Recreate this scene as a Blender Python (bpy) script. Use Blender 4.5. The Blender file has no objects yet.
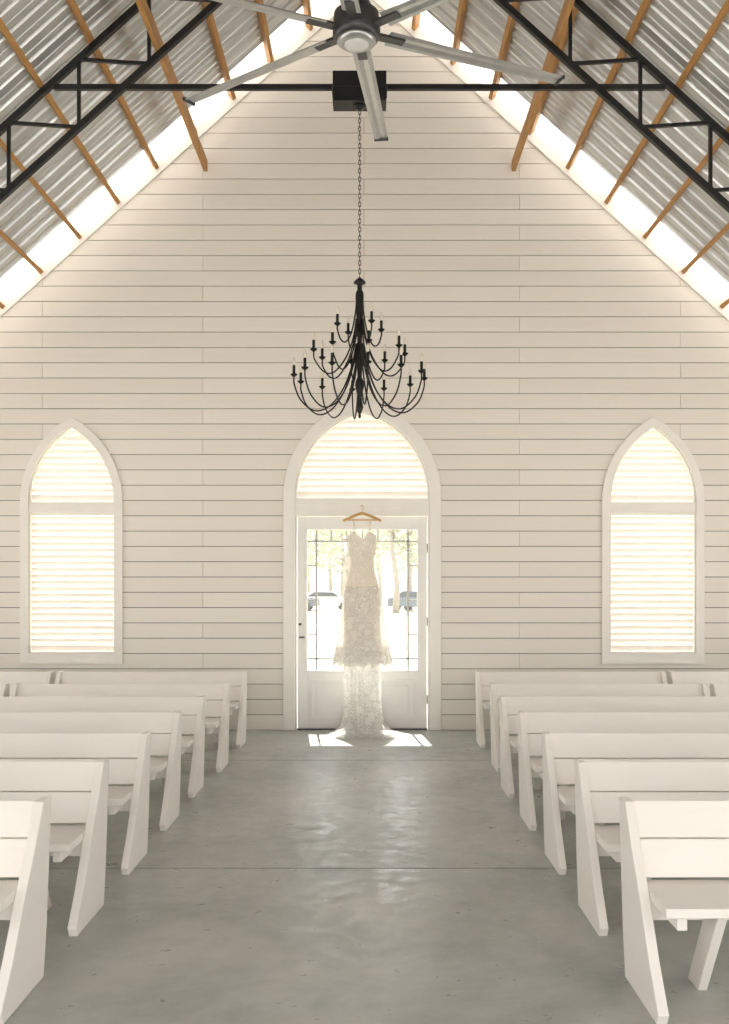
import bpy, bmesh, math, random
from mathutils import Vector, Matrix
random.seed(7)
D = bpy.data
scene = bpy.context.scene
COL = scene.collection

# ------------------------------------------------------------------ constants
WY = 11.48            # interior face of back wall
RZ, RS = 8.71, 0.902  # ridge height, roof slope
HW = 6.0              # half width of hall
FY = -3.0             # front of hall
def roof(x): return RZ - RS*abs(x)

# ------------------------------------------------------------------ materials
def mat(name):
    m = D.materials.new(name); m.use_nodes = True
    nt = m.node_tree; nt.nodes.clear()
    out = nt.nodes.new('ShaderNodeOutputMaterial')
    return m, nt, out
def N(nt, t, **kw):
    n = nt.nodes.new(t)
    for k, v in kw.items():
        if k in n.inputs: n.inputs[k].default_value = v
        else: setattr(n, k, v)
    return n
def L(nt, a, b): nt.links.new(a, b)
def c4(c): return (c[0], c[1], c[2], 1)

def simple(name, col, rough=0.5, metal=0.0, var=0.06, scale=6, bump=0.0, spec=0.5, stretch=(1,1,1)):
    m, nt, out = mat(name)
    p = N(nt, 'ShaderNodeBsdfPrincipled'); p.inputs['Roughness'].default_value = rough
    p.inputs['Metallic'].default_value = metal
    p.inputs['Specular IOR Level'].default_value = spec
    tc = N(nt, 'ShaderNodeTexCoord'); mp = N(nt, 'ShaderNodeMapping'); mp.inputs['Scale'].default_value = stretch
    nz = N(nt, 'ShaderNodeTexNoise'); nz.inputs['Scale'].default_value = scale; nz.inputs['Detail'].default_value = 5
    L(nt, tc.outputs['Object'], mp.inputs['Vector']); L(nt, mp.outputs[0], nz.inputs['Vector'])
    r = N(nt, 'ShaderNodeValToRGB')
    r.color_ramp.elements[0].position = .3; r.color_ramp.elements[1].position = .7
    r.color_ramp.elements[0].color = c4([max(0, c*(1-var)) for c in col])
    r.color_ramp.elements[1].color = c4([min(1, c*(1+var)) for c in col])
    L(nt, nz.outputs['Fac'], r.inputs['Fac']); L(nt, r.outputs[0], p.inputs['Base Color'])
    if bump:
        b = N(nt, 'ShaderNodeBump'); b.inputs['Strength'].default_value = bump; b.inputs['Distance'].default_value = .01
        L(nt, nz.outputs['Fac'], b.inputs['Height']); L(nt, b.outputs[0], p.inputs['Normal'])
    L(nt, p.outputs[0], out.inputs[0])
    return m

def shiplap_mat():
    m, nt, out = mat('shiplap_paint')
    p = N(nt, 'ShaderNodeBsdfPrincipled'); p.inputs['Roughness'].default_value = .55
    p.inputs['Specular IOR Level'].default_value = .3
    g = N(nt, 'ShaderNodeNewGeometry')
    tc = N(nt, 'ShaderNodeTexCoord'); mp = N(nt, 'ShaderNodeMapping'); mp.inputs['Scale'].default_value = (.6, 1, 14)
    nz = N(nt, 'ShaderNodeTexNoise'); nz.inputs['Scale'].default_value = 3; nz.inputs['Detail'].default_value = 6
    L(nt, tc.outputs['Object'], mp.inputs[0]); L(nt, mp.outputs[0], nz.inputs['Vector'])
    r = N(nt, 'ShaderNodeValToRGB')
    r.color_ramp.elements[0].color = (.81, .755, .68, 1); r.color_ramp.elements[1].color = (.85, .80, .725, 1)
    L(nt, g.outputs['Random Per Island'], r.inputs[0])
    mx = N(nt, 'ShaderNodeMix', data_type='RGBA', blend_type='MULTIPLY'); mx.inputs[0].default_value = .06
    L(nt, r.outputs[0], mx.inputs[6]); L(nt, nz.outputs['Color'], mx.inputs[7])
    L(nt, mx.outputs[2], p.inputs['Base Color'])
    b = N(nt, 'ShaderNodeBump'); b.inputs['Strength'].default_value = .1; b.inputs['Distance'].default_value = .004
    L(nt, nz.outputs['Fac'], b.inputs['Height']); L(nt, b.outputs[0], p.inputs['Normal'])
    L(nt, p.outputs[0], out.inputs[0]); return m

def concrete_mat():
    m, nt, out = mat('sealed_concrete')
    p = N(nt, 'ShaderNodeBsdfPrincipled')
    tc = N(nt, 'ShaderNodeTexCoord')
    def noise(s, d, rough=.55, dist=0):
        n = N(nt, 'ShaderNodeTexNoise'); n.inputs['Scale'].default_value = s; n.inputs['Detail'].default_value = d
        n.inputs['Roughness'].default_value = rough; n.inputs['Distortion'].default_value = dist
        L(nt, tc.outputs['Object'], n.inputs['Vector']); return n
    n1 = noise(.9, 10, .66, .5); n2 = noise(3.4, 10, .68, .2); n3 = noise(6, 5, .6); n4 = noise(8, 8, .7)
    r1 = N(nt, 'ShaderNodeValToRGB'); e = r1.color_ramp.elements
    e[0].position = .30; e[0].color = (.315, .325, .30, 1); e[1].position = .72; e[1].color = (.58, .565, .51, 1)
    x = e.new(.5); x.color = (.435, .45, .425, 1)
    L(nt, n1.outputs['Fac'], r1.inputs[0])
    r2 = N(nt, 'ShaderNodeValToRGB'); e = r2.color_ramp.elements
    e[0].position = .30; e[0].color = (.80, .80, .78, 1); e[1].position = .70; e[1].color = (1.0, 1.0, 1.0, 1)
    L(nt, n2.outputs['Fac'], r2.inputs[0])
    mx = N(nt, 'ShaderNodeMix', data_type='RGBA', blend_type='MULTIPLY'); mx.inputs[0].default_value = 1
    L(nt, r1.outputs[0], mx.inputs[6]); L(nt, r2.outputs[0], mx.inputs[7])
    L(nt, mx.outputs[2], p.inputs['Base Color'])
    rr = N(nt, 'ShaderNodeMapRange'); rr.inputs['From Min'].default_value = .36; rr.inputs['From Max'].default_value = .64
    rr.inputs['To Min'].default_value = .27; rr.inputs['To Max'].default_value = .50
    L(nt, n4.outputs['Fac'], rr.inputs[0]); L(nt, rr.outputs[0], p.inputs['Roughness'])
    p.inputs['Specular IOR Level'].default_value = .8
    b = N(nt, 'ShaderNodeBump'); b.inputs['Strength'].default_value = .32; b.inputs['Distance'].default_value = .005
    L(nt, n3.outputs['Fac'], b.inputs['Height']); L(nt, b.outputs[0], p.inputs['Normal'])
    L(nt, p.outputs[0], out.inputs[0]); return m

def translucent_mat(name, col, tr=.5, alpha=0.0, lace=0.0, lscale=60, bump=0.0):
    m, nt, out = mat(name)
    d = N(nt, 'ShaderNodeBsdfDiffuse'); t = N(nt, 'ShaderNodeBsdfTranslucent')
    tc = N(nt, 'ShaderNodeTexCoord')
    nz = N(nt, 'ShaderNodeTexNoise'); nz.inputs['Scale'].default_value = 9
    L(nt, tc.outputs['Object'], nz.inputs['Vector'])
    r = N(nt, 'ShaderNodeValToRGB')
    r.color_ramp.elements[0].color = c4([c*.94 for c in col]); r.color_ramp.elements[1].color = c4([min(1, c*1.04) for c in col])
    L(nt, nz.outputs['Fac'], r.inputs[0]); L(nt, r.outputs[0], d.inputs[0]); L(nt, r.outputs[0], t.inputs[0])
    mx = N(nt, 'ShaderNodeMixShader'); mx.inputs[0].default_value = tr
    L(nt, d.outputs[0], mx.inputs[1]); L(nt, t.outputs[0], mx.inputs[2])
    last = mx
    if alpha or lace:
        tp = N(nt, 'ShaderNodeBsdfTransparent'); m2 = N(nt, 'ShaderNodeMixShader')
        if lace:
            v = N(nt, 'ShaderNodeTexVoronoi', feature='DISTANCE_TO_EDGE'); v.inputs['Scale'].default_value = lscale
            v2 = N(nt, 'ShaderNodeTexVoronoi'); v2.inputs['Scale'].default_value = lscale*.22
            L(nt, tc.outputs['Object'], v.inputs['Vector']); L(nt, tc.outputs['Object'], v2.inputs['Vector'])
            g1 = N(nt, 'ShaderNodeMath', operation='GREATER_THAN'); g1.inputs[1].default_value = .12
            g2 = N(nt, 'ShaderNodeMath', operation='GREATER_THAN'); g2.inputs[1].default_value = .42
            L(nt, v.outputs['Distance'], g1.inputs[0]); L(nt, v2.outputs['Distance'], g2.inputs[0])
            mu = N(nt, 'ShaderNodeMath', operation='MULTIPLY'); L(nt, g1.outputs[0], mu.inputs[0]); L(nt, g2.outputs[0], mu.inputs[1])
            mr = N(nt, 'ShaderNodeMapRange'); mr.inputs['To Min'].default_value = alpha; mr.inputs['To Max'].default_value = lace
            L(nt, mu.outputs[0], mr.inputs[0]); L(nt, mr.outputs[0], m2.inputs[0])
        else: m2.inputs[0].default_value = alpha
        L(nt, mx.outputs[0], m2.inputs[1]); L(nt, tp.outputs[0], m2.inputs[2]); last = m2
    if bump:
        v = N(nt, 'ShaderNodeTexVoronoi'); v.inputs['Scale'].default_value = 34
        w = N(nt, 'ShaderNodeTexNoise'); w.inputs['Scale'].default_value = 45
        L(nt, tc.outputs['Object'], v.inputs['Vector']); L(nt, tc.outputs['Object'], w.inputs['Vector'])
        ad = N(nt, 'ShaderNodeMath', operation='ADD'); L(nt, v.outputs['Distance'], ad.inputs[0]); L(nt, w.outputs['Fac'], ad.inputs[1])
        b = N(nt, 'ShaderNodeBump'); b.inputs['Strength'].default_value = bump; b.inputs['Distance'].default_value = .012
        L(nt, ad.outputs[0], b.inputs['Height']); L(nt, b.outputs[0], d.inputs['Normal'])
    L(nt, last.outputs[0], out.inputs[0]); return m

def glass_mat():
    m, nt, out = mat('clear_glass')
    tp = N(nt, 'ShaderNodeBsdfTransparent'); tp.inputs[0].default_value = (.97, .98, .97, 1)
    g = N(nt, 'ShaderNodeBsdfGlossy'); g.inputs['Roughness'].default_value = .02
    mx = N(nt, 'ShaderNodeMixShader'); mx.inputs[0].default_value = .06
    L(nt, tp.outputs[0], mx.inputs[1]); L(nt, g.outputs[0], mx.inputs[2]); L(nt, mx.outputs[0], out.inputs[0]); return m

M_SHIP = shiplap_mat()
M_BACK = simple('wall_sheathing', (.10, .08, .065), .8)
M_TRIM = simple('trim_paint', (.85, .81, .75), .45, var=.02)
M_DOOR = simple('door_paint', (.87, .845, .81), .4, var=.02)
M_MUNT = simple('grille_paint', (.50, .48, .45), .5, var=.02)
M_CONC = concrete_mat()
M_JOINT = simple('saw_cut_joint', (.16, .16, .155), .9)
M_PEW = simple('pew_white_paint', (.855, .81, .75), .38, var=.015, scale=3, bump=.03, stretch=(1, 4, 5))
M_METAL = simple('galvalume_roofing', (.56, .57, .565), .32, metal=.65, var=.12, scale=1.6, stretch=(.4, 1.5, .4))
M_POLY = translucent_mat('translucent_roof_panel', (.9, .88, .84), tr=.38)
M_WOOD = simple('pine_purlin', (.45, .23, .07), .6, var=.22, scale=5, bump=.15, stretch=(20, 1, 20))
M_BLACK = simple('black_steel', (.012, .012, .013), .42, metal=.2, var=.2)
M_IRON = simple('matte_black_iron', (.012, .011, .010), .45, metal=.4, var=.2, scale=30)
M_BULB = simple('frosted_bulb', (.85, .78, .66), .25, var=.03)
M_ALU = simple('brushed_aluminium', (.46, .47, .47), .33, metal=.8, var=.08, scale=12)
M_DARK = simple('dark_grey_casting', (.06, .06, .062), .4, metal=.4)
M_LENS = simple('opal_lens', (.62, .62, .60), .3)
M_BLIND = translucent_mat('blind_slat', (.93, .885, .82), tr=.08)
M_GLASS = glass_mat()
M_SATIN = translucent_mat('dress_ivory_satin', (.84, .78, .69), tr=.2, bump=.9)
M_APPL = translucent_mat('dress_applique', (.95, .92, .87), tr=.2)
M_LACE = translucent_mat('dress_lace_overlay', (.93, .90, .84), tr=.3, alpha=.08, lace=.5, lscale=60)
M_OVER = translucent_mat('dress_overskirt_tulle', (.92, .885, .82), tr=.25, alpha=.22, lace=.45, lscale=50)
M_TULLE = translucent_mat('dress_tulle', (.95, .935, .90), tr=.4, alpha=.34, lace=.6, lscale=45)
M_HANG = simple('hanger_wood', (.58, .33, .11), .4, var=.15, scale=20)
M_GRASS = simple('dry_grass', (.40, .39, .28), .9, var=.2, scale=.4)
M_BOUNCE = simple('pale_bounce_ground', (.60, .575, .53), .9, var=.1, scale=4)  # unseen ground beside and in front, kept pale so its bounce warms the walls
M_BARK = simple('tree_bark', (.28, .24, .20), .9, var=.3)
M_LEAF = translucent_mat('tree_leaf', (.30, .34, .22), tr=.4)
M_CAR = simple('car_paint', (.10, .12, .15), .25, metal=.3)
M_CAR2 = simple('car_paint_white', (.6, .6, .6), .25)
M_TIRE = simple('tyre_rubber', (.02, .02, .02), .8)
M_CGL = simple('car_window_glass', (.03, .04, .05), .1)

# ------------------------------------------------------------------ mesh builder
class MB:
    def __init__(s): s.v = []; s.f = []; s.m = []; s.s = []
    def add(s, vs, fs, m=0, smooth=False):
        o = len(s.v); s.v += [tuple(v) for v in vs]
        for f in fs: s.f.append([i+o for i in f]); s.m.append(m); s.s.append(smooth)
    def box(s, x0, x1, y0, y1, z0, z1, m=0):
        s.add([(x0,y0,z0),(x1,y0,z0),(x1,y1,z0),(x0,y1,z0),(x0,y0,z1),(x1,y0,z1),(x1,y1,z1),(x0,y1,z1)],
              [(0,3,2,1),(4,5,6,7),(0,1,5,4),(1,2,6,5),(2,3,7,6),(3,0,4,7)], m)
    def beam(s, p, q, w, h, m=0, side=Vector((0,1,0))):
        p = Vector(p); q = Vector(q); d = (q-p).normalized()
        a = side - d*side.dot(d)
        a = a.normalized() if a.length > 1e-5 else Vector((1,0,0))
        b = d.cross(a).normalized()
        vs = []
        for e in (p, q):
            for i, j in ((-1,-1),(1,-1),(1,1),(-1,1)): vs.append(e + a*i*w/2 + b*j*h/2)
        s.add(vs, [(0,3,2,1),(4,5,6,7),(0,1,5,4),(1,2,6,5),(2,3,7,6),(3,0,4,7)], m)
    def tube(s, pts, r, seg=8, m=0, closed=False):
        pts = [Vector(p) for p in pts]; n = len(pts)
        rs = r if isinstance(r, (list, tuple)) else [r]*n
        vs = []; up = None
        for i, p in enumerate(pts):
            if closed: t = pts[(i+1) % n]-pts[i-1]
            else: t = pts[min(i+1, n-1)]-pts[max(i-1, 0)]
            t.normalize()
            if up is None:
                up = Vector((0,0,1)) if abs(t.z) < .9 else Vector((1,0,0))
            a = up - t*up.dot(t); a.normalize(); up = a
            b = t.cross(a)
            for k in range(seg):
                th = 2*math.pi*k/seg
                vs.append(p + (a*math.cos(th)+b*math.sin(th))*rs[i])
        fs = []
        for i in range(n if closed else n-1):
            for k in range(seg):
                j = (i+1) % n
                fs.append((i*seg+k, i*seg+(k+1) % seg, j*seg+(k+1) % seg, j*seg+k))
        if not closed:
            fs.append(tuple(range(seg))[::-1]); fs.append(tuple((n-1)*seg+k for k in range(seg)))
        s.add(vs, fs, m, True)
    def lathe(s, prof, c=(0,0,0), seg=24, m=0):
        vs = []
        for r, z in prof:
            for k in range(seg):
                th = 2*math.pi*k/seg
                vs.append((c[0]+r*math.cos(th), c[1]+r*math.sin(th), c[2]+z))
        n = len(prof); fs = []
        for i in range(n-1):
            for k in range(seg):
                fs.append((i*seg+k, i*seg+(k+1) % seg, (i+1)*seg+(k+1) % seg, (i+1)*seg+k))
        fs.append(tuple(range(seg))[::-1]); fs.append(tuple((n-1)*seg+k for k in range(seg)))
        s.add(vs, fs, m, True)
    def prism(s, poly, a0, a1, axis='y', m=0):
        n = len(poly); vs = []
        for a in (a0, a1):
            for u, w in poly: vs.append((u, a, w) if axis == 'y' else (a, u, w))
        fs = [tuple(range(n)), tuple(range(2*n-1, n-1, -1))]
        for i in range(n):
            j = (i+1) % n; fs.append((i, i+n, j+n, j))
        s.add(vs, fs, m)
    def ringstrip(s, outer, inner, y0, y1, m=0, closed=False):
        n = len(outer); vs = []
        for y in (y0, y1):
            for u, w in outer: vs.append((u, y, w))
            for u, w in inner: vs.append((u, y, w))
        fs = []; R = range(n if closed else n-1)
        for i in R:
            j = (i+1) % n
            fs += [(i, j, n+j, n+i), (2*n+i, 3*n+i, 3*n+j, 2*n+j), (i, 2*n+i, 2*n+j, j), (n+i, n+j, 3*n+j, 3*n+i)]
        if not closed: fs += [(0, n, 3*n, 2*n), (n-1, 3*n-1, 4*n-1, 2*n-1)]
        s.add(vs, fs, m)
    def build(s, name, mats, bevel=0, loc=(0,0,0), parent=None, recalc=True):
        me = D.meshes.new(name); me.from_pydata(s.v, [], s.f)
        for m in mats: me.materials.append(m)
        for p, mi, sm in zip(me.polygons, s.m, s.s): p.material_index = mi; p.use_smooth = sm
        if recalc:
            bm = bmesh.new(); bm.from_mesh(me); bmesh.ops.recalc_face_normals(bm, faces=bm.faces); bm.to_mesh(me); bm.free()
        me.update()
        o = D.objects.new(name, me); COL.objects.link(o); o.location = loc
        if bevel:
            b = o.modifiers.new('bevel', 'BEVEL'); b.width = bevel; b.segments = 2; b.limit_method = 'ANGLE'; b.angle_limit = .6
        if parent: o.parent = parent
        return o

def empty(name, loc=(0,0,0)):
    e = D.objects.new(name, None); COL.objects.link(e); e.location = loc; return e

def arch(cx, w, z0, zs, h, off=0.0, n=18, zbot=None):
    R = (h*h+w*w)/(2*w); c = R-w; Ro = R+off
    zb = z0-off if zbot is None else zbot
    am = math.acos(c/Ro)
    right = [(cx - c + Ro*math.cos(a), zs + Ro*math.sin(a)) for a in [am*i/n for i in range(n+1)]]
    left = [(2*cx-x, z) for x, z in right]
    return [(cx-w-off, zb)] + left + right[::-1][1:] + [(cx+w+off, zb)]
def arch_half(w, zs, h, z):
    if z <= zs: return w
    R = (h*h+w*w)/(2*w); q = R*R-(z-zs)**2
    return max(0, math.sqrt(max(q, 0))-(R-w))

WIN = dict(w=.495, z0=.885, zs=2.63, h=.87)
DOOR = dict(w=.775, z0=0.0, zs=2.69, h=.98)
WX = 3.35
# ------------------------------------------------------------------ back wall
def clip(poly, f):
    out = []
    for i in range(len(poly)):
        a, b = poly[i], poly[(i+1) % len(poly)]; fa, fb = f(a), f(b)
        if fa >= 0: out.append(a)
        if (fa >= 0) != (fb >= 0):
            t = fa/(fa-fb); out.append((a[0]+(b[0]-a[0])*t, a[1]+(b[1]-a[1])*t))
    return out
wb = MB()
wb.prism([(-HW,0),(HW,0),(HW,roof(HW)),(0,RZ),(-HW,roof(HW))], WY+.018, WY+.15, 'y', 1)
bh = .1765; g = .0038
row = 0; z = 0.0
while z < RZ:
    js = [-HW, -5.47, -1.838, 1.815, 5.47, HW] if row % 2 == 0 else [-HW, -3.69, 0.02, 3.67, HW]
    for a, b in zip(js[:-1], js[1:]):
        p = [(a+g/2, z+g), (b-g/2, z+g), (b-g/2, z+bh-g), (a+g/2, z+bh-g)]
        p = clip(p, lambda q: RZ-RS*q[0]-q[1]-.002); 
        if len(p) > 2: p = clip(p, lambda q: RZ+RS*q[0]-q[1]-.002)
        if len(p) > 2: wb.prism(p, WY, WY+.017, 'y', 0)
    z += bh; row += 1
wall = wb.build('wall_back', [M_SHIP, M_BACK])
def cutter(poly, y0, y1):
    c = MB(); c.prism(poly, y0, y1, 'y'); return c.build('cut', [])
cs = [cutter(arch(sx*WX, WIN['w'], WIN['z0'], WIN['zs'], WIN['h']), WY-.3, WY+.5) for sx in (-1, 1)]
cs.append(cutter(arch(0, DOOR['w'], 0, DOOR['zs'], DOOR['h'], zbot=-.2), WY-.3, WY+.5))
for c in cs:
    md = wall.modifiers.new('b', 'BOOLEAN'); md.operation = 'DIFFERENCE'; md.object = c; md.solver = 'EXACT'
dg = bpy.context.evaluated_depsgraph_get()
me = D.meshes.new_from_object(wall.evaluated_get(dg)); wall.modifiers.clear(); wall.data = me
for c in cs: D.objects.remove(c)

# side walls with big window openings (out of frame, they let daylight in)
for sx, nm in ((-1, 'wall_left'), (1, 'wall_right')):
    b = MB(); H = roof(HW)
    x0, x1 = (sx*HW, sx*(HW+.15)) if sx > 0 else (sx*(HW+.15), sx*HW)
    ys = [FY, -2.2, .2, 1.0, 3.4, 4.2, 6.6, 7.4, 9.8, WY+.15]
    for i in range(0, len(ys)-1):
        if i % 2 == 0: b.box(x0, x1, ys[i], ys[i+1], 0, H)
        else:
            b.box(x0, x1, ys[i], ys[i+1], 0, .6); b.box(x0, x1, ys[i], ys[i+1], 2.9, H)
    b.build(nm, [M_TRIM])
# unseen front gable, added to cut daylight from behind: solid above a very wide barn-door opening
b = MB(); OW, OH = 4.4, 5.0 - .7
b.prism([(-HW, 0), (-OW, 0), (-OW, roof(OW)-.02), (-HW, roof(HW)-.02)], FY-.15, FY)
b.prism([(OW, 0), (HW, 0), (HW, roof(HW)-.02), (OW, roof(OW)-.02)], FY-.15, FY)
b.prism([(-OW, OH), (OW, OH), (OW, roof(OW)-.02), (0, RZ-.02), (-OW, roof(OW)-.02)], FY-.15, FY)
b.build('wall_front_blocker', [M_TRIM])

# floor slab
fb = MB(); fb.box(-HW-.15, HW+.15, FY-.5, WY+.15, -.12, 0)
fb.build('floor', [M_CONC])
jb = MB()
for y in (2.2, 5.84, 9.48): jb.box(-HW, HW, y-.0025, y+.0025, .0002, .0012)
jb.build('trim_floor_joint', [M_JOINT])

# rake trim on back wall
for sx, nm in ((-1, 'trim_rake_left'), (1, 'trim_rake_right')):
    b = MB()
    lo = .02; hi = .14
    b.prism([(0, RZ-lo*1.35), (sx*HW, roof(HW)-lo*1.35), (sx*HW, roof(HW)-hi*1.35), (0, RZ-hi*1.35)], WY-.022, WY-.001)
    b.build(nm, [M_TRIM])

# ------------------------------------------------------------------ roof
def sheet(name, sx, y0, y1, matl, th=.0):
    prof = []; y = y0; pitch = .228
    while y < y1-1e-6:
        for dy, dz in ((0,0),(.068,0),(.076,.012),(.088,.012),(.096,0),(.152,0),(.168,.046),(.194,.046),(.210,0)):
            if y+dy < y1: prof.append((y+dy, dz))
        y += pitch
    prof.append((y1, 0))
    b = MB(); vs = []; fs = []
    XE = HW+.5
    for yy, dz in prof:
        for x in (0, XE): vs.append((sx*x, yy, roof(x)+dz))
    for i in range(len(prof)-1): fs.append((2*i, 2*i+1, 2*i+3, 2*i+2))
    b.add(vs, fs, 0)
    return b.build(name, [matl])
YP = 11.08
for sx, s in ((-1, 'left'), (1, 'right')):
    sheet('ceiling_roofing_'+s, sx, FY-.5, YP, M_METAL)
    sheet('ceiling_skylight_'+s, sx, YP, WY+.45, M_POLY)
pb = MB()
xs = [.2+.443*i for i in range(13)]
for x in xs:
    for sx in (-1, 1):
        d = Vector((sx*1, 0, -RS)).normalized(); nrm = Vector((sx*-RS, 0, -1)).normalized()
        c = Vector((sx*x, 0, roof(x)-.002)) + nrm*.045
        a = c + Vector((0, FY+.002, 0)); e = c + Vector((0, WY-.002, 0))
        vs = []
        for p in (a, e):
            for i, j in ((-1,-1),(1,-1),(1,1),(-1,1)): vs.append(p + d*i*.023 + nrm*j*.044)
        pb.add(vs, [(0,3,2,1),(4,5,6,7),(0,1,5,4),(1,2,6,5),(2,3,7,6),(3,0,4,7)])
pb.build('ceiling_purlins', [M_WOOD])
for sx, s, xx in ((-1, 'left', 1.80), (1, 'right', 1.74)):
    b = MB(); b.box(sx*xx-.022, sx*xx+.022, FY+.01, WY-.03, 6.43, 6.55)
    b.build('ceiling_lateral_brace_'+s, [M_WOOD])

# ------------------------------------------------------------------ trusses
def truss(y, box=False):
    b = MB(); T = RZ-.16; Bt = 7.95
    t = .052
    for sx in (-1, 1):
        b.beam((0, y, T), (sx*HW, y, T-RS*HW), t, t)
        b.beam((0, y, Bt), (sx*(HW), y, Bt-RS*HW), t, t)
        x = .0; k = 0; st = .62
        while x < HW-.1:
            zt = T-RS*x; zb = Bt-RS*x
            b.beam((sx*x, y, zt), (sx*x, y, zb), .03, .03)
            x2 = min(x+st, HW)
            b.beam((sx*x, y, zb), (sx*x2, y, T-RS*x2), .028, .028)
            x += st
    b.beam((-2.70, y, 6.065), (2.70, y, 6.065), .04, .045)
    return b.build('roof_truss', [M_BLACK])
for y in (8.8, 4.6, .4): truss(y)

# ------------------------------------------------------------------ windows
def slats(b, cx, spec, zlo, zhi, y, pitch=.0745, wd=.106, ang=62, m=0, pad=.012):
    """single-skin, slightly crowned slats: room-side edge high, outer edge low, overlapping like closed blinds"""
    z = zlo + pitch/2
    a = math.radians(ang)
    while z < zhi - .02:
        vs = []; n = 4
        for i in range(n+1):
            t = -1+2*i/n
            bow = .006*(1-t*t)
            yy = y - math.cos(a)*wd/2*t - math.sin(a)*bow
            zz = z + math.sin(a)*wd/2*t - math.cos(a)*bow
            hw = max(.004, arch_half(spec['w'], spec['zs'], spec['h'], zz) - pad)
            vs += [(cx-hw, yy, zz), (cx+hw, yy, zz)]
        b.add(vs, [(2*i, 2*i+1, 2*i+3, 2*i+2) for i in range(n)], m, True)
        z += pitch
def window(cx, nm):
    e = empty(nm, (cx, WY, 0))
    b = MB(); W = WIN
    b.ringstrip(arch(cx, W['w'], W['z0'], W['zs'], W['h'], .095), arch(cx, W['w'], W['z0'], W['zs'], W['h'], .0), WY-.028, WY+.0, 0, True)
    b.ringstrip(arch(cx, W['w'], W['z0'], W['zs'], W['h'], .0), arch(cx, W['w'], W['z0'], W['zs'], W['h'], -.014), WY+.0, WY+.14, 0, True)
    b.box(cx-W['w'], cx+W['w'], WY-.01, WY+.12, 2.51, 2.625, 0)
    b.box(cx-W['w']-.10, cx+W['w']+.10, WY-.045, WY-.0, W['z0']-.12, W['z0']-.09, 0)
    o = b.build('casing', [M_TRIM], bevel=.004); o.location = (-cx, -WY, 0); o.parent = e
    b = MB(); slats(b, cx, W, W['z0']+.01, 2.51, WY+.05, pad=.017); slats(b, cx, W, 2.63, 3.5, WY+.05, pad=.017)
    b.box(cx-W['w']+.016, cx+W['w']-.016, WY+.02, WY+.075, 2.475, 2.51)
    o = b.build('blind', [M_BLIND], recalc=False); o.location = (-cx, -WY, 0); o.parent = e
    b = MB(); b.add([(x, WY+.11, z) for x, z in arch(cx, W['w']-.01, W['z0'], W['zs'], W['h']-.01)], [tuple(range(len(arch(cx, W['w'], 0, 1, 1))))])
    o = b.build('glass', [M_GLASS]); o.location = (-cx, -WY, 0); o.parent = e
window(-WX, 'window_1'); window(WX, 'window_2')

# arched transom window over the door
e = empty('window_3', (0, WY, 0))
b = MB(); S = DOOR
b.ringstrip(arch(0, S['w'], 0, S['zs'], S['h'], .135, zbot=0), arch(0, S['w'], 0, S['zs'], S['h'], 0, zbot=0), WY-.03, WY, 0)
b.ringstrip(arch(0, S['w'], 0, S['zs'], S['h'], 0, zbot=0), arch(0, S['w'], 0, S['zs'], S['h'], -.02, zbot=0), WY, WY+.14, 0)
b.box(-S['w'], S['w'], WY-.02, WY+.13, 2.47, 2.67, 0)
b.box(-S['w'], S['w'], WY-.035, WY-.02, 2.60, 2.65, 0)
o = b.build('casing', [M_TRIM], bevel=.004); o.location = (0, -WY, 0); o.parent = e
b = MB(); slats(b, 0, S, 2.675, 3.70, WY+.05, pad=.022)
o = b.build('blind', [M_BLIND], recalc=False); o.location = (0, -WY, 0); o.parent = e
b = MB(); ar = arch(0, S['w']-.01, 0, S['zs'], S['h']-.01, zbot=2.68)
b.add([(x, WY+.11, z) for x, z in ar], [tuple(range(len(ar)))])
o = b.build('glass', [M_GLASS]); o.location = (0, -WY, 0); o.parent = e

# ------------------------------------------------------------------ door
e = empty('door_1', (0, WY, 0))
b = MB()
x0, x1 = -.748, .748; gx0, gx1 = -.635, .635; gz0, gz1 = .69, 2.31; zt = 2.465
Y0, Y1 = WY+.03, WY+.075
b.box(x0, gx0, Y0, Y1, .015, zt); b.box(gx1, x1, Y0, Y1, .015, zt)
b.box(gx0, gx1, Y0, Y1, gz1, zt); b.box(gx0, gx1, Y0, Y1, .015, gz0)
gb = .03
b.ringstrip([(gx0-gb, gz0-gb), (gx1+gb, gz0-gb), (gx1+gb, gz1+gb), (gx0-gb, gz1+gb)],
            [(gx0, gz0), (gx1, gz0), (gx1, gz1), (gx0, gz1)], Y0-.012, Y0, 0, True)
for a, c in ((-.60, -.04), (.04, .60)):
    b.ringstrip([(a, .12), (c, .12), (c, .58), (a, .58)], [(a+.03, .15), (c-.03, .15), (c-.03, .55), (a+.03, .55)], Y0-.014, Y0, 0, True)
    b.box(a+.07, c-.07, Y0-.010, Y0, .19, .51)
for x in (-.53, .53): b.box(x-.012, x+.012, Y0+.01, Y0+.03, gz0, gz1, 1)
for x in (-.36, -.18, 0, .18, .36): b.box(x-.009, x+.009, Y0+.012, Y0+.028, gz1-.13, gz1, 1)
for z in (gz1-.13, gz0+.13): b.box(gx0, gx1, Y0+.01, Y0+.03, z-.011, z+.011, 1)
for z in (1.1, 1.5, 1.9):
    b.box(gx0, -.53, Y0+.012, Y0+.028, z-.009, z+.009, 1); b.box(.53, gx1, Y0+.012, Y0+.028, z-.009, z+.009, 1)
b.build('slab', [M_DOOR, M_MUNT], bevel=.003, loc=(0, -WY, 0), parent=e)
b = MB(); b.add([(gx0, Y0+.034, gz0), (gx1, Y0+.034, gz0), (gx1, Y0+.034, gz1), (gx0, Y0+.034, gz1)], [(0,1,2,3)])
b.build('glass', [M_GLASS], loc=(0, -WY, 0), parent=e)
b = MB()
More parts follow.
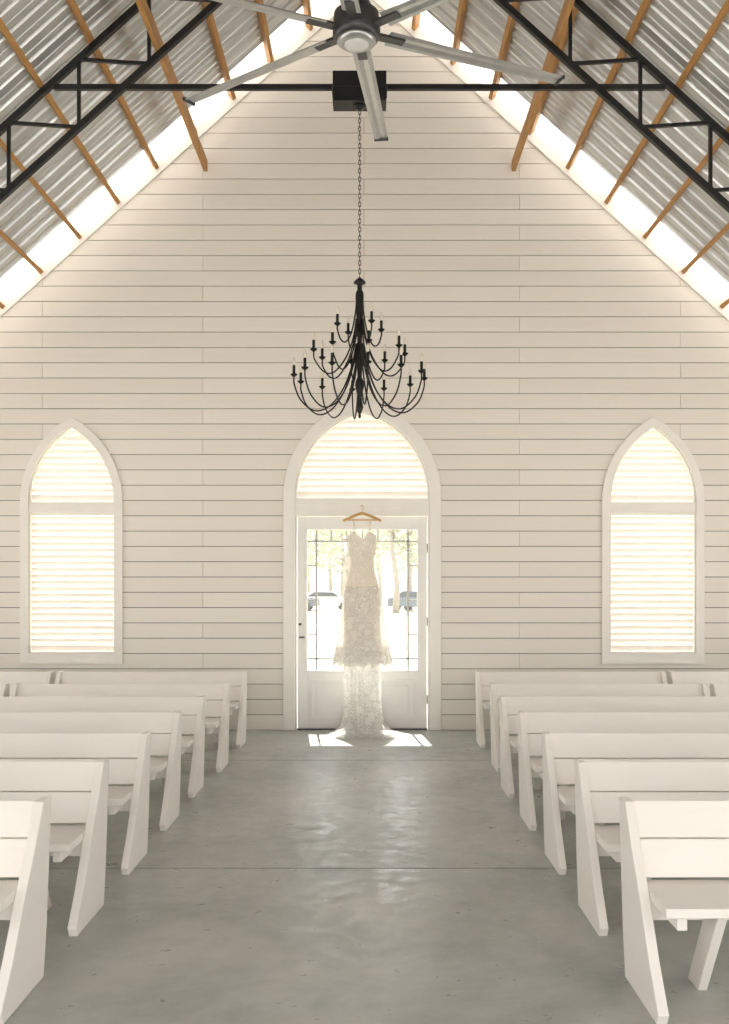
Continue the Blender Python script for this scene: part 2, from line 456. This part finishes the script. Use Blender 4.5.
for z in (.35, 1.25, 2.1): b.tube([(.756, Y0-.008, z-.05), (.756, Y0-.008, z+.05)], .008)
b.tube([(-.718, Y0, 1.22), (-.718, Y0-.018, 1.22)], .016); b.tube([(-.718, Y0-.0, 1.07), (-.718, Y0-.05, 1.07)], .010)
b.tube([(-.72, Y0-.05, 1.07), (-.665, Y0-.05, 1.07)], .007)
b.box(-.75, .75, WY+.0, WY+.12, .0, .014)
b.build('hardware', [M_DARK], loc=(0, -WY, 0), parent=e)

# ------------------------------------------------------------------ pews
def pew_mesh(Ln=2.02):
    b = MB()
    for x in (.0, Ln-.042):
        b.prism([(-.085, .742), (.02, .742), (-.015, .45), (-.045, .20), (-.085, 0.0), (-.55, 0.0), (-.575, .045), (-.45, .20), (-.32, .40), (-.20, .56)], x, x+.042, 'x')
    for x in (.26, Ln-.302):
        b.prism([(-.48, .392), (-.34, .392), (-.10, .0), (-.23, .0)], x, x+.04, 'x')
    b.box(.10, .14, -.48, -.14, .33, .392); b.box(Ln-.14, Ln-.10, -.48, -.14, .33, .392)
    b.box(.043, Ln-.043, -.30, -.26, .31, .392)
    b.box(.043, Ln-.043, -.53, -.15, .392, .430)
    def lean(z0, z1):
        def yy(z): return -.175 + (z-.43)*.36
        b.prism([(yy(z0), z0), (yy(z0)+.036, z0-.01), (yy(z1)+.036, z1-.01), (yy(z1), z1)], .043, Ln-.043, 'x')
    lean(.445, .592); lean(.597, .742)
    return b.build('church_pew', [M_PEW], bevel=.004)
first = pew_mesh()
Ln = 2.02
rows = [4.3, 5.25, 6.25, 7.28, 8.32, 9.4, 10.72]
k = 0
for ri, y in enumerate(rows):
    for x in (-1.285-Ln, 1.175, -1.285-2*Ln-.06, 1.175+Ln+.06):
        if k == 0: o = first
        else:
            o = D.objects.new('church_pew', first.data); COL.objects.link(o)
            bv = o.modifiers.new('bevel', 'BEVEL'); bv.width = .004; bv.segments = 2; bv.limit_method = 'ANGLE'; bv.angle_limit = .6
        o.location = (x + (.05 if ri > 4 else 0), y, 0); k += 1

# ------------------------------------------------------------------ ceiling fan
FX, FYY, FZ = 0.0, 6.9, 5.50
b = MB()
b.lathe([(.03, RZ-FZ-.1), (.03, .20)], seg=16, m=1)
b.lathe([(.05,.42),(.07,.40),(.08,.24),(.11,.16),(.155,.12),(.165,.03),(.165,-.03),(.15,-.055),(.12,-.065)], seg=40, m=1)
b.lathe([(.135,-.055),(.135,-.075),(.11,-.092),(.085,-.095)], seg=40, m=0)
b.lathe([(.085,-.088),(.085,-.10),(.05,-.115),(.01,-.12)], seg=32, m=2)
for i in range(6):
    ang = math.radians(6.5 + 60*i)
    d = Vector((math.sin(ang), math.cos(ang), 0)); s = Vector((d.y, -d.x, 0)); up = Vector((0,0,1))
    p = d*.14; q = d*.36
    b.beam(p, q, .07, .018, 1, side=s)
    n = 14; sec = [(-.07, 0), (-.045, .014), (0, .022), (.05, .012), (.075, 0), (.04, -.003), (0, .004), (-.04, -.002)]
    vs = []
    for j in range(n+1):
        t = j/n; r = .24 + t*(1.66-.24)
        pit = math.radians(14-8*t)
        w = .92-.15*t
        for u, h in sec:
            u *= w
            vs.append(d*r + s*(u*math.cos(pit)-h*math.sin(pit)) + up*(u*math.sin(pit)+h*math.cos(pit)))
    m = len(sec); fs = []
    for j in range(n):
        for k2 in range(m): fs.append((j*m+k2, j*m+(k2+1) % m, (j+1)*m+(k2+1) % m, (j+1)*m+k2))
    fs.append(tuple(range(m))); fs.append(tuple(n*m+x for x in range(m)))
    b.add(vs, fs, 0)
    tip = d*1.66
    b.beam(tip, tip+d*.02, .12, .025, 1, side=s)
b.build('ceiling_fan', [M_ALU, M_DARK, M_LENS], loc=(FX, FYY, FZ))

# ------------------------------------------------------------------ chandelier
CY = 8.8
ch = empty('chandelier', (0, CY, 0))
b = MB()
b.box(-.235, .235, -.10, .10, 5.90, 6.165)
b.box(-.245, .245, -.11, .11, 6.02, 6.04)
b.lathe([(.06, 5.90), (.06, 5.885), (.02, 5.875), (.008, 5.86)], seg=20)
b.build('mounting_box', [M_BLACK], bevel=.004, parent=ch)
b = MB()
z = 5.87; i = 0
while z > 4.37:
    pts = []
    for k in range(12):
        th = 2*math.pi*k/12
        u, w = .011*math.cos(th), .024*math.sin(th)
        pts.append((u, 0, z-.024+w) if i % 2 == 0 else (0, u, z-.024+w))
    b.tube(pts, .0032, 5, closed=True); z -= .037; i += 1
b.lathe([(.010,4.38),(.03,4.37),(.052,4.345),(.055,4.335),(.022,4.32),(.020,4.28),(.034,4.25),(.037,4.22),(.034,4.12),(.026,3.98),(.020,3.92),
         (.038,3.905),(.042,3.885),(.022,3.86),(.021,3.74),(.044,3.72),(.050,3.68),(.044,3.62),(.024,3.59),(.020,3.50),(.036,3.47),(.042,3.43),(.03,3.38),(.018,3.33),
         (.026,3.27),(.034,3.24),(.022,3.20),(.010,3.18),(.014,3.16),(.006,3.14)], seg=24)
def bez(pts, n=22):
    out = []
    P = [Vector(p) for p in pts]
    Q = [P[0]+(P[0]-P[1])] + P + [P[-1]+(P[-1]-P[-2])]
    for i in range(1, len(Q)-2):
        for j in range(6):
            t = j/6
            out.append(.5*((2*Q[i])+(-Q[i-1]+Q[i+1])*t+(2*Q[i-1]-5*Q[i]+4*Q[i+1]-Q[i+2])*t*t+(-Q[i-1]+3*Q[i]-3*Q[i+1]+Q[i+2])*t**3))
    out.append(P[-1]); return out
def arm(ang, prof, rc, zc):
    d = Vector((math.cos(ang), math.sin(ang), 0))
    b.tube(bez([d*r+Vector((0,0,z)) for r, z in prof]), .0068, 6)
    c = d*rc
    b.lathe([(.008,-.02),(.018,-.012),(.030,0),(.032,.006),(.015,.008),(.015,.014)], (c.x, c.y, zc), 14)
    b.lathe([(.0125,.01),(.0125,.080),(.010,.083)], (c.x, c.y, zc), 10)
    b.lathe([(.008,.082),(.013,.096),(.0145,.110),(.010,.135),(.002,.155)], (c.x, c.y, zc), 10, m=1)
for i in range(12):
    arm(2*math.pi*i/12+.13, [(.03,3.80),(.07,3.60),(.15,3.39),(.27,3.24),(.40,3.20),(.52,3.29),(.575,3.42),(.58,3.49)], .58, 3.51)
for i in range(8):
    arm(2*math.pi*i/8+.2, [(.03,4.02),(.06,3.84),(.13,3.66),(.23,3.54),(.32,3.54),(.40,3.64),(.41,3.71)], .41, 3.73)
for i in range(4):
    arm(2*math.pi*i/4+.5, [(.03,4.18),(.045,4.05),(.085,3.88),(.14,3.80),(.19,3.82),(.22,3.90),(.22,3.93)], .22, 3.95)
b.build('frame', [M_IRON, M_BULB], parent=ch)

# ------------------------------------------------------------------ wedding dress on hanger
DY = 11.31
dr = empty('wedding_dress', (0, DY, 0))
def loft(name, rings, matl, N_=120, top=None, scal=0, smooth=True, phase=0, sub=4):
    P = [rings[0]] + list(rings) + [rings[-1]]
    R2 = []
    for i in range(1, len(P)-2):
        for j in range(sub):
            t = j/sub
            R2.append(tuple(.5*((2*b1)+(-a1+c1)*t+(2*a1-5*b1+4*c1-d1)*t*t+(-a1+3*b1-3*c1+d1)*t**3) for a1, b1, c1, d1 in zip(P[i-1], P[i], P[i+1], P[i+2])))
    R2.append(tuple(float(x) for x in rings[-1]))
    vs = []; fs = []
    kk = int(rings[-1][6])
    for ri, (z, cx, cy, a, bb, amp, _k) in enumerate(R2):
        for i in range(N_):
            th = 2*math.pi*i/N_
            fold = 1 + amp*(math.cos(kk*th+phase+.6*math.sin(z*2))*.6 + math.cos((kk+4)*th+1.3+phase)*.4)
            zz = max(z, .012)
            if top: zz = z + top(th)*max(0, 1-ri/3)
            if scal and ri == len(R2)-1: zz = z - scal*abs(math.sin(th*7))
            y_ = cy + bb*fold*math.sin(th)
            vs.append((cx + a*fold*math.cos(th), min(y_, .165), zz))
    for r in range(len(R2)-1):
        for i in range(N_):
            j = (i+1) % N_
            fs.append((r*N_+i, r*N_+j, (r+1)*N_+j, (r+1)*N_+i))
    m = MB(); m.add(vs, fs, 0, smooth); return m.build(name, [matl], parent=dr, recalc=False)
def neck(th):
    x = math.cos(th); f = -math.sin(th)
    return (.05*math.exp(-((abs(x)-.55)/.28)**2) - .04*math.exp(-(x/.2)**2)) if f > 0 else -.10*(1-abs(x))
loft('gown', [(2.23,0,0,.158,.075,0,8),(2.14,0,0,.165,.095,0,8),(2.05,0,0,.155,.09,0,8),(1.94,0,0,.132,.080,0,8),(1.84,0,0,.142,.083,.0,8),
     (1.72,0,0,.176,.095,.004,8),(1.58,0,0,.204,.105,.008,8),(1.40,0,0,.208,.108,.014,8),(1.20,0,0,.202,.106,.026,8),(1.0,0,-.005,.215,.11,.05,8),
     (.86,0,-.01,.245,.118,.08,8),(.80,0,-.01,.26,.12,.09,8)], M_SATIN, top=neck)
loft('lace_overskirt', [(1.66,0,-.004,.194,.106,.0,9),(1.50,0,-.006,.222,.116,.014,9),(1.28,0,-.008,.250,.122,.035,9),(1.08,0,-.012,.278,.13,.05,9),
     (.92,0,-.015,.304,.135,.06,9),(.81,0,-.018,.322,.14,.07,9)], M_OVER, scal=.05)
loft('lace_hem', [(.98,0,-.013,.294,.134,.055,9),(.90,0,-.016,.309,.137,.06,9),(.80,0,-.02,.326,.143,.07,9)], M_LACE, scal=.05)
loft('tulle_train', [(1.0,0,-.01,.205,.10,.05,11),(.8,0,-.01,.205,.10,.09,11),(.6,.0,-.01,.195,.10,.13,11),(.4,.0,-.015,.188,.10,.16,11),(.2,.005,-.03,.200,.11,.18,11),
     (.08,.01,-.07,.235,.13,.2,11),(.035,.03,-.14,.30,.19,.2,11),(.022,.05,-.20,.37,.26,.18,11),(.012,.07,-.24,.42,.31,.18,11)], M_TULLE, N_=180)
loft('train_lining', [(.86,0,-.01,.16,.07,.06,8),(.6,.0,-.01,.145,.07,.14,8),(.3,.0,-.02,.145,.08,.20,8),(.1,.01,-.05,.165,.1,.22,8),(.03,.02,-.12,.23,.15,.22,8),(.015,.04,-.17,.28,.20,.2,8)], M_TULLE, N_=120)
b = MB()
def aw(z):
    tb = [(2.2,.16),(2.05,.155),(1.94,.134),(1.84,.144),(1.72,.176),(1.58,.204),(1.40,.208),(1.2,.202),(1.0,.215),(.9,.23)]
    for (za, a1), (zb2, a2) in zip(tb[:-1], tb[1:]):
        if za >= z >= zb2: return a1+(a2-a1)*(za-z)/(za-zb2)
    return .23
for i in range(260):
    zc = random.uniform(.95, 2.18)
    a = aw(zc)
    th = random.uniform(-math.pi*.98, -.02*math.pi)
    bb = a*.53+.008
    ce = Vector((a*math.cos(th), bb*math.sin(th)-.006, zc)); nrm = Vector((math.cos(th)/a, math.sin(th)/bb, 0)).normalized()
    tx = Vector((0,0,1)).cross(nrm); tz = Vector((0,0,1)); rot = random.uniform(0, 6.28); sz = random.uniform(.008, .018)
    pts = [ce + nrm*.007]
    npz = 6
    for k in range(npz*2):
        rr = sz*(1 if k % 2 == 0 else .4); t2 = rot+math.pi*k/npz
        pts.append(ce + nrm*.004 + tx*rr*math.cos(t2) + tz*rr*1.4*math.sin(t2))
    b.add(pts, [(0, 1+k, 1+(k+1) % (2*npz)) for k in range(2*npz)], 0)
b.build('lace_applique', [M_APPL], parent=dr)
b = MB()
for sx in (-1, 1):
    b.tube([(sx*.085, -.075, 2.27), (sx*.09, -.045, 2.34), (sx*.10, 0, 2.425), (sx*.09, .045, 2.34), (sx*.085, .07, 2.2)], .006, 6)
b.build('straps', [M_SATIN], parent=dr)

hg = empty('wooden_hanger', (0, DY, 0))
b = MB()
pts = []; rs = []
for i in range(25):
    t = -1+2*i/24
    pts.append((t*.215, .0-.02*(1-abs(t)) + .0, 2.485 - .085*abs(t)**1.25)); rs.append(.017-.003*abs(t))
b.tube(pts, rs, 10)
b.tube([(-.19, 0, 2.41), (.19, 0, 2.41)], .007, 8)
b.build('arms', [M_HANG], parent=hg)
b = MB()
hk = [(0, -.02, 2.48), (0, -.02, 2.53)] + [(.022*math.sin(a)+.0, -.02+.0, 2.552-.022*math.cos(a)) for a in [math.radians(x) for x in range(20, 290, 30)]]
b.tube(hk, .003, 6)
b.tube([(0, -.03, 2.578), (0, .14, 2.574)], .004, 6)
b.build('hook', [M_HANG], parent=hg)

# ------------------------------------------------------------------ outside
b = MB(); b.box(-150, 150, WY+.3, 260, -.25, -.13, 0); b.box(-150, 150, -120, FY-.6, -.25, -.13, 1)
b.box(-150, -HW-.3, FY-.6, WY+.3, -.25, -.13, 1); b.box(HW+.3, 150, FY-.6, WY+.3, -.25, -.13, 1)
b.build('ground', [M_GRASS, M_BOUNCE])
def tree_mesh(seed):
    r = random.Random(seed); b = MB(); H = r.uniform(9, 12)
    tr = [(0,0,0),(r.uniform(-.1,.1),0,2),(r.uniform(-.3,.3),.1,4.5),(r.uniform(-.4,.4),.2,H*.75)]
    b.tube(tr, [.26,.2,.15,.05], 8, 0)
    cl = []
    for i in range(13):
        z = r.uniform(2.6, H*.7); a = r.uniform(0, 6.28); l = r.uniform(1.4, 3.4)*(1-.4*(z/H))
        p = Vector((0, 0, z)); q = p+Vector((math.cos(a)*l, math.sin(a)*l, r.uniform(.2, 1.8)))
        b.tube([p, (p+q)/2+Vector((0,0,.25)), q], [.07,.045,.02], 5, 0); cl.append(q)
    cl += [Vector((r.uniform(-1,1), r.uniform(-1,1), H*.85)) for _ in range(4)]
    for q in cl:
        for k in range(110):
            c = q+Vector((r.gauss(0,.75), r.gauss(0,.75), r.gauss(0,.6)))
            u = Vector((r.gauss(0,1), r.gauss(0,1), r.gauss(0,1))).normalized(); v = u.orthogonal().normalized(); s = r.uniform(.08,.2)
            b.add([c-u*s, c+v*s*.5, c+u*s, c-v*s*.5], [(0,1,2,3)], 1)
    return b
tms = [tree_mesh(i).build('oak_tree', [M_BARK, M_LEAF], recalc=False) for i in range(3)]
spots = [(-4.5,38),(4.2,42),(-1.2,56),(6.5,50),(-8,50),(1.8,68),(-5,70),(9,66),(-12,66),(4.5,84),(-2.5,90),(-10,88),(12,88),(0,110),(7,112),(-7,112),(-14,110),(15,112),(3,75),(-6,80),(1,98),(5,100),(-4,102)]
for i, (x, y) in enumerate(spots):
    if i < 3: o = tms[i]
    else: o = D.objects.new('oak_tree', tms[i % 3].data); COL.objects.link(o)
    o.location = (x, y, -.125); o.rotation_euler = (0, 0, i*1.3); s = .9+.1*(i % 4); o.scale = (s, s, s)
def car(matl, x, y, rot):
    b = MB()
    body = [(-2.2,.35),(-2.2,.8),(-2.05,.95),(-1.2,1.02),(-.6,1.45),(.9,1.5),(1.75,1.05),(2.2,.95),(2.25,.4),(1.75,.35),(1.7,.62),(1.3,.62),(1.15,.35),(-1.05,.35),(-1.15,.62),(-1.6,.62),(-1.75,.35)]
    b.prism(body, -.85, .85, 'x', 0)
    win = [(-1.05,1.03),(-.55,1.38),(.85,1.42),(1.45,1.06)]
    b.prism([(p[0], p[1]) for p in win], -.86, .86, 'x', 1)
    for yy in (-1.38, 1.43):
        for xx in (-.8, .8):
            b.tube([(xx-.1, yy, .33), (xx+.1, yy, .33)], .33, 18, 2)
    o = b.build('parked_car', [matl, M_CGL, M_TIRE], bevel=.04, loc=(x, y, -.13)); o.rotation_euler = (0, 0, rot)
car(M_CAR, 3.6, 72, 1.0); car(M_CAR2, -3.4, 76, 1.7); car(M_CAR, -6.0, 74, 1.5)

# ------------------------------------------------------------------ light
w = D.worlds.new('World'); scene.world = w; w.use_nodes = True
nt = w.node_tree; nt.nodes.clear()
out = nt.nodes.new('ShaderNodeOutputWorld'); bg = nt.nodes.new('ShaderNodeBackground')
tc = nt.nodes.new('ShaderNodeTexCoord'); sp = nt.nodes.new('ShaderNodeSeparateXYZ'); cr = nt.nodes.new('ShaderNodeValToRGB')
nt.links.new(tc.outputs['Generated'], sp.inputs[0]); nt.links.new(sp.outputs['Z'], cr.inputs[0])
cr.color_ramp.elements[0].position = 0; cr.color_ramp.elements[0].color = (1, .958, .90, 1)
cr.color_ramp.elements[1].position = .8; cr.color_ramp.elements[1].color = (.84, .90, 1, 1)
nt.links.new(cr.outputs[0], bg.inputs[0]); bg.inputs[1].default_value = 1.7
nt.links.new(bg.outputs[0], out.inputs[0])
sl = D.lights.new('sun', 'SUN'); sl.energy = 8; sl.angle = math.radians(.55); sl.color = (1, .95, .87)
so = D.objects.new('sun', sl); COL.objects.link(so)
el = math.radians(62); az = math.radians(-5)
dirv = Vector((-math.sin(az)*math.cos(el), -math.cos(az)*math.cos(el), -math.sin(el)))
so.rotation_euler = dirv.to_track_quat('-Z', 'Y').to_euler(); so.location = (0, 20, 20)

# ------------------------------------------------------------------ camera
cd = D.cameras.new('camera'); cam = D.objects.new('camera', cd); COL.objects.link(cam)
cam.location = (.1, 0, 1.65); cam.rotation_euler = (math.pi/2, 0, 0)
cd.lens = 35; cd.sensor_width = 36; cd.sensor_fit = 'AUTO'
cd.shift_x = -.0063; cd.shift_y = .0732; cd.clip_end = 500
scene.camera = cam
scene.view_settings.view_transform = 'Standard'
scene.view_settings.exposure = 1.2
